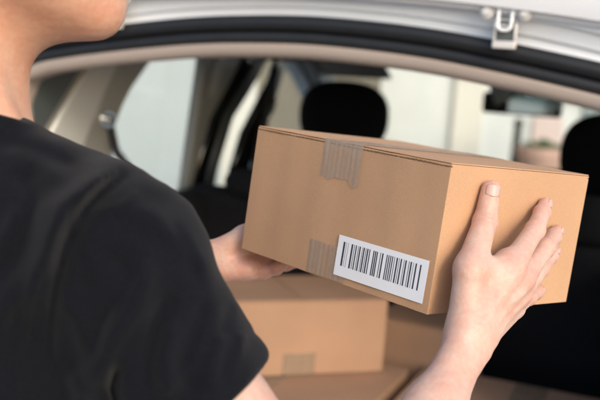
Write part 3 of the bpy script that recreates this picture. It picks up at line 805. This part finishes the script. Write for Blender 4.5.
# hinges
def hinge(cx):
    z0 = 1.510-.24*cx*cx*.6
    P0 = Vector((cx, -.030, z0-.012))
    mb = MB()
    def fr(x0, x1, zz0, zz1, y0=-.036, y1=-.024): mb.box((cx+x0, y0, z0+zz0), (cx+x1, y1, z0+zz1))
    fr(-.0165, .0165, -.020, -.009); fr(-.0165, -.0125, -.009, .018); fr(.0125, .0165, -.009, .018); fr(-.0165, .0165, .018, .022, -.034, -.022)
    h = mb.build('hinge', M['steel'], car, bevel=.0015)
    MB().box((cx-.0124, -.0335, z0-.0089), (cx+.0124, -.031, z0+.0179)).build('hole_shade', M['dkgrey'], h)  # dark plate painted in as the shade inside the hinge hole
    u = [(cx-.0095, -.043, z0+.058), (cx-.0095, -.044, z0+.016), (cx-.007, -.044, z0+.0075), (cx, -.044, z0+.0055), (cx+.007, -.044, z0+.0075), (cx+.0095, -.044, z0+.016), (cx+.0095, -.043, z0+.058)]
    MB().tube([tuple(p) for p in catmull(u, 5)], .0024, 10).build('striker_loop', M['whitein'], h, smooth=60)
    MB().tube([(cx-.0095, -.042, z0+.012), (cx+.0095, -.042, z0+.012)], .0016, 8).build('pin', M['steel'], h, smooth=60)
    for s in (-1, 1):
        b = MB(); c = Vector((cx+s*.027, -.043, z0+.030))
        b.tube([c+Vector((0, .006, 0)), c, ], .010, 18); b.tube([c, c-Vector((0, .006, 0))], .0065, 6)
        b.build('bolt', M['steel'], h, bevel=.0008, smooth=30)
hinge(.314); hinge(-.350)

# where a direction measured in the photograph meets the inner side wall
def wall_yz(px, py, xw=.615):
    d = RT*(px-300)/FPX+fw-UP*(py-200)/FPX; x = -xw
    t_ = (x-((CAM-croot)@ra))/(d@ra); p = CAM+d*t_
    return (float((p-croot)@aa), float(p[2]))
def wpoly(*P, xw=.615): return [wall_yz(*p, xw=xw) for p in P]
# sides of the shell
def side(s):
    o = []
    X = lambda a, b: (min(s*a, s*b), max(s*a, s*b))
    def arch(cy, r=.36):
        return [(cy-r*math.cos(t), .30+r*math.sin(t)*1.02) for t in np.linspace(0, PI, 13)]
    low = [(.12, .34)]+[(.12, .95), (.12, 1.02), (.6, 1.04), (1.2, 1.04), (2.2, .99), (3.0, .92), (3.45, .80), (3.52, .55), (3.50, .30)]
    low = [(.10, .30), (.10, .98), (.35, 1.035), (1.2, 1.035), (2.1, 1.0), (2.9, .92), (3.35, .80), (3.48, .60), (3.46, .30)]+arch(2.80)[::-1]+[(2.42, .24), (.95, .24)]+arch(.52)[::-1]
    mb = MB().prism(low, 0, *X(.70, .84)); mb.build('body_side', M['white'], car, bevel=.02, seg=3)
    MB().prism([(.14, .66), (.14, 1.05), (2.15, 1.04), (2.15, .40), (1.0, .40), (.9, .66)], 0, *X(.625, .695)).build('door_lining', M['black'], car, bevel=.006)
    def pillar(name, poly, m, a, b, top=.055): # leaning inwards with height
        mb = MB(); n = len(poly)
        v = [(s*(a-(z-1.05)*.13*1.0), y, z) for y, z in poly]+[(s*(b-(z-1.05)*.13), y, z) for y, z in poly]
        mb.add(v, [tuple(range(n)), tuple(range(n, 2*n))[::-1]]+[(i, i+n, (i+1) % n+n, (i+1) % n) for i in range(n)])
        return mb.build(name, m, car, bevel=.006, seg=2)
    # inner linings (what the rear view shows) and white outer skins
    cp = [(.08, 1.02), (.08, 1.49), (.66, 1.49)]+wpoly((190, 50), (137, 55), (122, 80), (112, 105), (104, 135), (108, 160), (122, 178))+[(.56, 1.02)]
    pillar('rear_pillar', cp, M['greige'], .62, .65)
    pillar('pillar_highlight', wpoly((74, 50), (102, 50), (88, 90), (70, 150), (28, 150), (44, 112)), M['silver'], .606, .619)  # highlight along the rear pillar, put in as a lighter band
    pillar('quarter_panel', wpoly((10, 50), (69, 50), (38, 114), (20, 150), (-20, 150)), M['dkgrey'], .609, .619)
    pillar('pillar_shell', [(.11, 1.03), (.11, 1.50), (.60, 1.50)]+wpoly((186, 52), (134, 58), (112, 95), (100, 135), (104, 160), (116, 178), xw=.655)+[(.50, 1.03)], M['white'], .652, .70)
    pillar('centre_pillar', wpoly((190, 50), (238, 50), (222, 90), (204, 150), (196, 215), (186, 215)), M['greige'], .62, .65)
    pillar('pillar_rib', wpoly((200, 50), (212, 50), (203, 95), (196, 95)), M['silver'], .614, .619)
    pillar('centre_pillar_shell', wpoly((198, 45), (238, 45), (220, 90), (204, 150), (198, 215), (190, 215), xw=.67), M['gloss'], .652, .69)
    pillar('windscreen_pillar', [(1.36, 1.46), (1.42, 1.47), (1.66, 1.40), (2.18, 1.07), (2.18, 1.0), (2.05, 1.02), (1.60, 1.34), (1.45, 1.42)], M['greige'], .60, .64)
    pillar('windscreen_pillar_shell', [(1.30, 1.465), (1.42, 1.49), (1.68, 1.42), (2.24, 1.07), (2.20, 1.0), (2.04, 1.02), (1.60, 1.33), (1.45, 1.41)], M['white'], .642, .70)
    pillar('roof_rail', [(.5, 1.452), (.5, 1.50), (1.45, 1.50), (1.45, 1.452)], M['headliner'], .60, .65)
    # door window frames in black, glass
    pillar('window_frame', wpoly((230, 50), (243, 50), (226, 85), (212, 117), (203, 170), (200, 215), (190, 215), (193, 170), (202, 117), (218, 80)), M['gloss'], .612, .63)
    pillar('seal_strip', wpoly((244, 50), (256, 50), (238, 90), (224, 117), (214, 170), (211, 215), (203, 215), (206, 170), (215, 117), (229, 85)), M['dkgrey'], .613, .63)
    pillar('window_frame', wpoly((262, 50), (274, 50), (262, 110), (247, 160), (244, 215), (226, 215), (229, 170), (236, 131), (257, 78)), M['gloss'], .612, .63)
    gl = pillar('side_window', [(.40, 1.035), (.40, 1.46), (.79, 1.46), (.80, 1.035)], M['glass'], .668, .672)
    gl = pillar('side_window', [(.93, 1.035), (.90, 1.46), (1.35, 1.46), (1.60, 1.33), (2.05, 1.035)], M['glass'], .668, .672)
    # belt with its guide on the centre pillar, grab handle, upper anchor by the rear seat
    b = MB().tube([(s*.572,)+wall_yz(*q) for q in ((244, 215), (243, 160), (252, 112), (262, 66))], .016, 8); b.build('seat_belt', M['belt'], car, smooth=60)
    gp = [(s*.560,)+wall_yz(*q) for q in ((248, 118), (254, 108), (258, 98))]
    MB().tube(gp, [.008, .012, .008], 12).build('belt_guide', M['chrome'], car, smooth=60)
    ay, az = wall_yz(96, 118)
    c = MB().tube([(s*.600, ay, az), (s*.575, ay-.01, az)], .021, 18).tube([(s*.575, ay-.01, az), (s*.565, ay-.012, az)], .010, 12)
    c.build('belt_anchor', M['chrome'], car, bevel=.002, smooth=40)
    MB().tube([(s*.585, ay+.01, az-.01), (s*.58,)+wall_yz(103, 150), (s*.56, .58, 1.02)], .009, 8).build('rear_seat_belt', M['belt'], car, smooth=60)
    # lamps, wheels, mirror
    MB().prism([(.02, .84), (.02, 1.02), (.24, 1.04), (.20, .84)], 0, *X(.70, .855)).build('tail_lamp', M['red'], car, bevel=.02)
    MB().prism([(3.20, .62), (3.10, .80), (3.36, .76), (3.44, .62)], 0, *X(.55, .848)).build('headlamp', M['lampw'], car, bevel=.02)
    wm = MB().box((min(s*.86, s*1.0), 1.78, 1.02), (max(s*.86, s*1.0), 1.87, 1.14)); w = wm.build('wing_mirror', M['white'], car, bevel=.03, seg=3)
    MB().box((min(s*.82, s*.88), 1.80, 1.03), (max(s*.82, s*.88), 1.84, 1.06)).build('bracket', M['black'], w)
    for cy in (.52, 2.80):
        t = MB(); pr = [(.20, .0), (.30, .01), (.315, .05), (.315, .15), (.30, .19), (.20, .20)]; n = 40
        v = []; 
        for i in range(n):
            a = 2*PI*i/n
            for r_, w_ in pr: v.append((s*(.845-w_), cy+r_*math.cos(a), .315+r_*math.sin(a)))
        t.add(v, [(i*6+j, i*6+(j+1) % 6, ((i+1) % n)*6+(j+1) % 6, ((i+1) % n)*6+j) for i in range(n) for j in range(6)])
        wh = t.build('wheel', M['tyre'], car, smooth=40)
        rm = MB().tube([(s*.835, cy, .315), (s*.80, cy, .315)], .05, 20)
        for q in range(5):
            a = 2*PI*q/5
            rm.tube([(s*.83, cy+.03*math.cos(a), .315+.03*math.sin(a)), (s*.825, cy+.205*math.cos(a), .315+.205*math.sin(a))], [.022, .016], 8)
        rm.tube([(s*.70, cy, .315), (s*.72, cy, .315)], .20, 30)
        rm.build('rim', M['alloy'], wh, smooth=40)
side(-1); side(1)
# roof and headliner
mb = MB(); n = 16; rows = []
for y, dz, wd in ((.10, 0, .60), (.8, .010, .60), (1.40, -.005, .59), (1.50, -.02, .58)):
    rows.append([(wd*2*(i/n-.5), y, 1.572+dz-.11*((i/n-.5)*2)**2*.55-(.02 if i in (0, n) else 0)) for i in range(n+1)])
v = [p for r_ in rows for p in r_]; f = [(j*(n+1)+i, j*(n+1)+i+1, (j+1)*(n+1)+i+1, (j+1)*(n+1)+i) for j in range(3) for i in range(n)]
ro = mb.add(v, f).build('roof', M['white'], car); sm = ro.modifiers.new('s', 'SOLIDIFY'); sm.thickness = .02; sm.offset = -1
mb = MB(); rows = []
for y, dz, wd in ((.12, -.03, .60), (.5, -.012, .60), (.9, -.010, .60), (1.42, -.022, .58)):
    rows.append([(wd*2*(i/n-.5), y, 1.528+dz-.11*((i/n-.5)*2)**2*.45) for i in range(n+1)])
v = [p for r_ in rows for p in r_]
hl = mb.add(v, f).build('headliner', M['headliner'], car); sm = hl.modifiers.new('s', 'SOLIDIFY'); sm.thickness = .01; sm.offset = 1
# windscreen, bonnet, dashboard, front, bumper, floor
def slab(name, P, th, m, parent=car, bevel=0):
    v = [Vector(p) for p in P]; nn = (v[1]-v[0]).cross(v[3]-v[0]).normalized()*th
    return MB().add([tuple(p) for p in v]+[tuple(p+nn) for p in v], [(0, 3, 2, 1), (4, 5, 6, 7), (0, 1, 5, 4), (1, 2, 6, 5), (2, 3, 7, 6), (3, 0, 4, 7)]).build(name, m, parent, bevel=bevel)
slab('windscreen', [(-.56, 1.44, 1.462), (.56, 1.44, 1.462), (.64, 2.20, 1.03), (-.64, 2.20, 1.03)], .005, M['glass'])
slab('bonnet', [(-.72, 2.19, 1.0), (.72, 2.19, 1.0), (.66, 3.38, .78), (-.66, 3.38, .78)], .03, M['white'], bevel=.01)
MB().prism([(3.38, .77), (3.46, .70), (3.50, .55), (3.48, .25), (3.36, .25), (3.36, .77)], 0, -.70, .70).build('front_bumper', M['white'], car, bevel=.02)
MB().prism([(1.78, .98), (1.76, .90), (1.80, .55), (2.18, .55), (2.18, .99), (2.0, 1.0)], 0, -.62, .62).build('dashboard', M['black'], car, bevel=.02, seg=3)
MB().prism([(-.10, .30), (-.115, .45), (-.11, .60), (-.06, .665), (-.026, .67), (-.026, .30)], 0, -.80, .80).build('rear_bumper', M['white'], car, bevel=.02, seg=3)
MB().box((-.625, .05, .66), (.625, .62, .698)).build('boot_floor', M['carpet'], car)
MB().box((-.69, .14, .20), (.69, 3.34, .30)).build('underbody', M['black'], car)
MB().box((-.622, .64, .31), (.622, 2.15, .35)).build('cabin_floor', M['carpet'], car)
# seats
def rbox(mb_or, name, lo, hi, m, parent, bev, lean=0, top=1.0):
    x0, y0, z0 = lo; x1, y1, z1 = hi; cx = (x0+x1)/2; w = (x1-x0)/2
    v = [(cx-w, y0, z0), (cx+w, y0, z0), (cx+w, y1, z0), (cx-w, y1, z0), (cx-w*top, y0-lean, z1), (cx+w*top, y0-lean, z1), (cx+w*top, y1-lean, z1), (cx-w*top, y1-lean, z1)]
    return MB().add(v, [(0, 3, 2, 1), (4, 5, 6, 7), (0, 1, 5, 4), (1, 2, 6, 5), (2, 3, 7, 6), (3, 0, 4, 7)]).build(name, m, parent, bevel=bev, seg=5, smooth=60)
def rest(name, c, w, d, h, parent):
    V_, F_ = surf_nets(lambda P: (((np.abs((P[:, 0]-c[0])/(w/2))**2.6+np.abs((P[:, 1]-c[1])/(d/2))**2.6+np.abs((P[:, 2]-c[2])/(h/2))**2.6)**(1/2.6))-1)*min(w, d, h)/2,
                       (c[0]-w*.6, c[1]-d*.7, c[2]-h*.6), (c[0]+w*.6, c[1]+d*.7, c[2]+h*.6), .008, 3)
    me = bpy.data.meshes.new(name); me.from_pydata(V_.tolist(), [], F_.tolist()); o = bpy.data.objects.new(name, me); COL.objects.link(o); o.parent = parent
    me.materials.append(M['seat']); smooth_obj(o, 180); return o
rbz = MB().box((-.618, .50, .70), (-.50, .74, 1.105)).build('seat_bolster', M['seat'], car, bevel=.04, seg=4)
MB().box((.50, .50, .70), (.618, .74, 1.105)).build('seat_bolster', M['seat'], car, bevel=.04, seg=4)
rs_ = rbox(None, 'rear_seat_back', (-.600, .70, .36), (.600, .82, 1.120), M['seat'], car, .045, lean=.07, top=.985)
MB().box((-.60, .82, .36), (.60, 1.20, .56)).build('rear_seat_cushion', M['seat'], car, bevel=.03)
rest('headrest', (-.34, .66, 1.140), .25, .10, .085, rs_); rest('headrest', (.40, .66, 1.150), .25, .10, .11, rs_)
for s in (-1, 1):
    sb = rbox(None, 'front_seat_back', (s*.375-.225, 1.36, .45), (s*.375+.225, 1.48, 1.20), M['seat'], car, .05, lean=.10, top=.84)
    hr = rest('headrest', (s*.385, 1.27, 1.300), .285, .12, .215, sb) if s < 0 else rest('headrest', (.425, 1.25, 1.255), .31, .13, .24, sb)
    for t in (-.06, .06): MB().tube([(s*.385+t, 1.30, 1.14), (s*.385+t, 1.28, 1.25)], .006, 8).build('headrest_post', M['chrome'], hr, smooth=60)
    MB().box((s*.375-.24, 1.42, .36), (s*.375+.24, 1.92, .56)).build('front_seat_cushion', M['seat'], car, bevel=.05)
# steering wheel
st = MB().tube([(-.37+.185*math.cos(a), 1.74-.06*math.sin(a), 1.02+.175*math.sin(a)) for a in np.linspace(0, 2*PI, 36, endpoint=False)], .014, 10, closed=True)
st.tube([(-.545, 1.75, 1.02), (-.195, 1.75, 1.02)], .018, 8); st.build('steering_wheel', M['black'], car, smooth=60)
# inside mirror
mm = empty('x')
bpy.data.objects.remove(mm)
im = MB().box((-.125, -.012, -.034), (.125, .016, .034)).build('rear_view_mirror', M['black'], car, bevel=.012, seg=4)
im.location = (.100, 1.60, 1.372); im.rotation_euler = (math.radians(.8), 0, math.radians(10.7))
ig = MB().box((-.045, -.0145, -.028), (.117, -.0125, .026)).build('glass', M['mirror'], im, bevel=.004)
MB().tube([(.0, .015, .02), (.0, .03, .07)], .009, 8).build('stem', M['black'], im)
sv = slab('sun_visor', [(-.31, 1.40, 1.475), (-.55, 1.40, 1.470), (-.55, 1.50, 1.425), (-.31, 1.50, 1.430)], .012, M['headliner'], bevel=.005)
sv2 = slab('sun_visor', [(.02, 1.36, 1.452), (.10, 1.36, 1.446), (.10, 1.60, 1.405), (.02, 1.56, 1.36)], .012, M['frame'], bevel=.003)

# ------------------------------------------------------------------ boxes in the boot
def local_box(name, x, y, z, rz, W, Dp, Hh, label, **kw):
    p = croot+ra*x+aa*y
    o = empty(name, (p[0], p[1], z), -TH+rz); tag(o, label, 'box', 'cardboard boxes loaded in the boot'); carton(o, W, Dp, Hh, detail=False, cm=M['card_shaded'], **kw); return o
kw = dict(tm=M['tape2'])
dx, dy = .179, .158; L = math.hypot(dx, dy); ux, uy = dx/L, dy/L
FRx, FRy = .075+.006, .302+.004
W2 = .350
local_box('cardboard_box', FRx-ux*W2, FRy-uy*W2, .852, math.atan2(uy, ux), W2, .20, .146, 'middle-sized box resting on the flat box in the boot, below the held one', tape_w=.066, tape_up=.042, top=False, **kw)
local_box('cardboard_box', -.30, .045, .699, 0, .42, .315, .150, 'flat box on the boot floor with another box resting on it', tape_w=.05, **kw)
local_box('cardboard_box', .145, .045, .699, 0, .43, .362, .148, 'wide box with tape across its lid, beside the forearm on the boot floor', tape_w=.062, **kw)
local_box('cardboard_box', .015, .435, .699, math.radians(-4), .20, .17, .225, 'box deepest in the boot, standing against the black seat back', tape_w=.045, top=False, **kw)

# ------------------------------------------------------------------ street
def sheet(name, x0, x1, y0, y1, z, m):
    o = MB().add([(x0, y0, z), (x1, y0, z), (x1, y1, z), (x0, y1, z)], [(0, 1, 2, 3)]).build(name, m, smooth=0); tag(o, kind='structure'); return o
sheet('ground', -400, 400, -400, 400, -.012, M['pave'])
sheet('parking_area', -60, 60, -9, 5.2, 0.0, M['asphalt'])
pv = MB().box((-60, 5.2, -.01), (60, 6.45, .12)).build('pavement', M['pave'], smooth=0); tag(pv, kind='structure')
for x in range(-5, 6):
    pass
sheet('road_marking', -58, 58, 4.85, 4.95, .004, M['line'])

def house(name, x0, x1, y, H, Dp, m, label, wins, door=None, zb=0.0, roofz=True):
    o = empty(name, ((x0+x1)/2, y, zb)); tag(o, label, 'building'); cx = (x0+x1)/2
    MB().box((x0-cx, .0, 0), (x1-cx, Dp, H)).build('wall', m, o, smooth=0)
    if roofz:
        MB().prism([(-.25, H), (Dp/2, H+Dp*.28), (Dp+.25, H), (Dp+.25, H-.12), (-.25, H-.12)], 0, x0-cx-.2, x1-cx+.2).build('roof', M['roof'], o, smooth=0)
    for (wx, wz, ww, wh) in wins:
        f = MB(); a = wx-ww/2-cx; b = wx+ww/2-cx; t = .05
        f.box((a-t, -.05, wz), (a, .02, wz+wh)).box((b, -.05, wz), (b+t, .02, wz+wh)).box((a-t, -.05, wz+wh), (b+t, .02, wz+wh+t)).box((a-t-.04, -.10, wz-t), (b+t+.04, .02, wz)).box(((a+b)/2-.02, -.045, wz), ((a+b)/2+.02, .02, wz+wh))
        fo = f.build('window', M['frame'], o, smooth=0)
        MB().box((a, -.02, wz), (b, -.004, wz+wh)).build('pane', M['pane'], fo, smooth=0)
    if door:
        dx_, dw, dh, dm = door
        d_ = MB().box((dx_-dw/2-cx, -.06, 0), (dx_+dw/2-cx, .0, dh)).build('door', dm, o, bevel=.01)
        MB().box((dx_+dw/2-cx-.12, -.10, 1.0), (dx_+dw/2-cx-.08, -.06, 1.12)).build('handle', M['chrome'], d_)
    return o
house('house', -9, -.62, 6.5, 5.6, 7, M['wallg'], 'pale green rendered house seen through the side window of the car', [(-4.2, 1.0, 1.1, 1.4), (-7, 1.0, 1.1, 1.4), (-4.2, 3.4, 1.1, 1.3), (-7, 3.4, 1.1, 1.3), (-2.0, 3.4, 1.1, 1.3)], (-5.6, 1.0, 2.1, M['door']))
house('house', -.60, .55, 6.9, 4.6, 6, M['wallb'], 'narrow sand-coloured house next to the pale green one', [(.15, 2.6, .6, 1.2)], None)
hs = [o for o in COL.objects if o.name.startswith('house')][-1]
MB().box((-.60, -.10, 0), (-.36, -.002, 4.5)).build('pilaster', M['cream'], hs, bevel=.01)  # pale strip added to give the bright streak between the window frames
# wide pale building further off with a cream pilaster, pink shutter
Yb = 13.0
hb2 = house('shop_building', .58, 12.5, Yb, 7.0, 8, M['wallw'], 'long white building behind the windscreen with a cream pilaster and pink shutter', [(x, 4.2, 1.1, 1.5) for x in (1.7, 4.4, 6.6, 8.8, 11)], None)
cxb = (.58+12.5)/2
MB().box((2.08-cxb, -.10, 0), (2.52-cxb, -.002, 6.9)).build('pilaster', M['cream'], hb2, bevel=.02)
MB().box((3.25-cxb, -.06, 0), (3.68-cxb, -.003, 1.05)).build('shutter', M['pink'], hb2)
MB().box((3.95-cxb, -.06, 0), (5.2-cxb, -.003, 2.3)).build('shop_window', M['pane'], hb2)
MB().box((2.9-cxb, -.12, 1.32), (5.4-cxb, -.003, 1.62)).build('sign_board', M['wallg'], hb2)
MB().box((5.6-cxb, -.35, 0), (6.1-cxb, -.002, 6.9)).build('pilaster', M['cream'], hb2, bevel=.02)
p_ = empty('bollard', (2.82, 12.0, 0)); tag(p_, 'dark slim bollard in front of the long white building', 'bollard')
MB().tube([(0, 0, 0), (0, 0, .95)], [.07, .055], 16).build('post', M['post'], p_, smooth=60)
MB().tube([(0, 0, .95), (0, 0, .99), (0, 0, 1.04)], [.06, .075, .03], 16).build('cap', M['post'], p_, smooth=60)
pl = empty('planter', (3.02, 11.4, 0)); tag(pl, 'salmon terracotta planter standing near the dark bollard', 'planter')
MB().tube([(0, 0, 0), (0, 0, .34), (0, 0, .36), (0, 0, .42)], [.20, .30, .33, .33], 28).build('pot', M['salmon'], pl, smooth=50).scale.z = 1.7
lv = MB()
for i in range(500):
    a = random.uniform(0, 2*PI); r_ = random.uniform(0, .27); z = .70+random.uniform(0, .12)*(1-r_/.4)
    c = Vector((r_*math.cos(a), r_*math.sin(a), z)); u = Vector((random.gauss(0, 1), random.gauss(0, 1), random.gauss(0, 1))).normalized()*.045; w = u.orthogonal().normalized()*.016
    lv.add([c, c+u*.5+w, c+u, c+u*.5-w], [(0, 1, 2, 3)])
lv.build('foliage', M['leaf'], pl, smooth=0)
def tree(x, y, h, label):
    o = empty('street_tree', (x, y, 0)); tag(o, label, 'tree', 'trees along the street')
    tk = MB().tube([(0, 0, 0), (.03, .02, h*.25), (-.02, .0, h*.5), (.02, .02, h*.72)], [.14, .11, .085, .03], 10)
    for i in range(7):
        a = i*2.4; tk.tube([(0, 0, h*(.36+.05*i)), (math.cos(a)*.6, math.sin(a)*.6, h*(.52+.05*i)), (math.cos(a)*1.1, math.sin(a)*1.1, h*(.62+.05*i))], [.05, .03, .01], 6)
    tk.build('trunk', M['bark'], o, smooth=60)
    lf = MB()
    cl = [(random.gauss(0, .75), random.gauss(0, .75), h*.72+random.gauss(0, .6)) for _ in range(34)]
    for c0 in cl:
        for _ in range(80):
            c = Vector(c0)+Vector((random.gauss(0, .26), random.gauss(0, .26), random.gauss(0, .2))); u = Vector((random.gauss(0, 1), random.gauss(0, 1), random.gauss(0, .6))).normalized()*.13; w = u.orthogonal().normalized()*.045
            lf.add([c, c+u*.5+w, c+u, c+u*.5-w], [(0, 1, 2, 3)])
    lf.build('crown', M['leaf'], o, smooth=0)
tree(-6.5, 5.8, 5.0, 'leafy tree growing on the pavement by the pale green house')

# ------------------------------------------------------------------ light, sky, camera
w = bpy.data.worlds.new('World'); sc.world = w; w.use_nodes = True; t = w.node_tree
sky = t.nodes.new('ShaderNodeTexSky'); sky.sky_type = 'NISHITA'; sky.sun_disc = False
SUN_AZ, SUN_EL = math.radians(153), math.radians(27)     # azimuth clockwise from +Y: behind and to the right
sky.sun_elevation = SUN_EL; sky.sun_rotation = SUN_AZ; sky.dust_density = 2.0; sky.air_density = 1.0
bg = t.nodes['Background']; t.links.new(sky.outputs[0], bg.inputs[0]); bg.inputs[1].default_value = .15
sd = bpy.data.lights.new('sun', 'SUN'); sd.energy = .66; sd.angle = math.radians(14); sd.color = (1.0, .88, .73)
so = bpy.data.objects.new('sun', sd); COL.objects.link(so)
dirv = Vector((math.sin(SUN_AZ)*math.cos(SUN_EL), math.cos(SUN_AZ)*math.cos(SUN_EL), math.sin(SUN_EL)))
so.rotation_euler = dirv.to_track_quat('Z', 'Y').to_euler(); so.location = (3, -3, 4)

cd = bpy.data.cameras.new('camera'); co = bpy.data.objects.new('camera', cd); COL.objects.link(co); sc.camera = co
cd.sensor_width = 36; cd.lens = 54; cd.clip_start = .02; cd.clip_end = 2000
co.matrix_world = Matrix(((RT[0], UP[0], -fw[0], CAM[0]), (RT[1], UP[1], -fw[1], CAM[1]), (RT[2], UP[2], -fw[2], CAM[2]), (0, 0, 0, 1)))
cd.dof.use_dof = True; cd.dof.focus_distance = .755; cd.dof.aperture_fstop = 5.6
sc.render.engine = 'CYCLES'; sc.cycles.use_denoising = True
sc.cycles.max_bounces = 8; sc.cycles.transparent_max_bounces = 12
sc.view_settings.view_transform = 'Standard'; sc.view_settings.look = 'None'; sc.view_settings.gamma = 1; sc.view_settings.exposure = 1.03
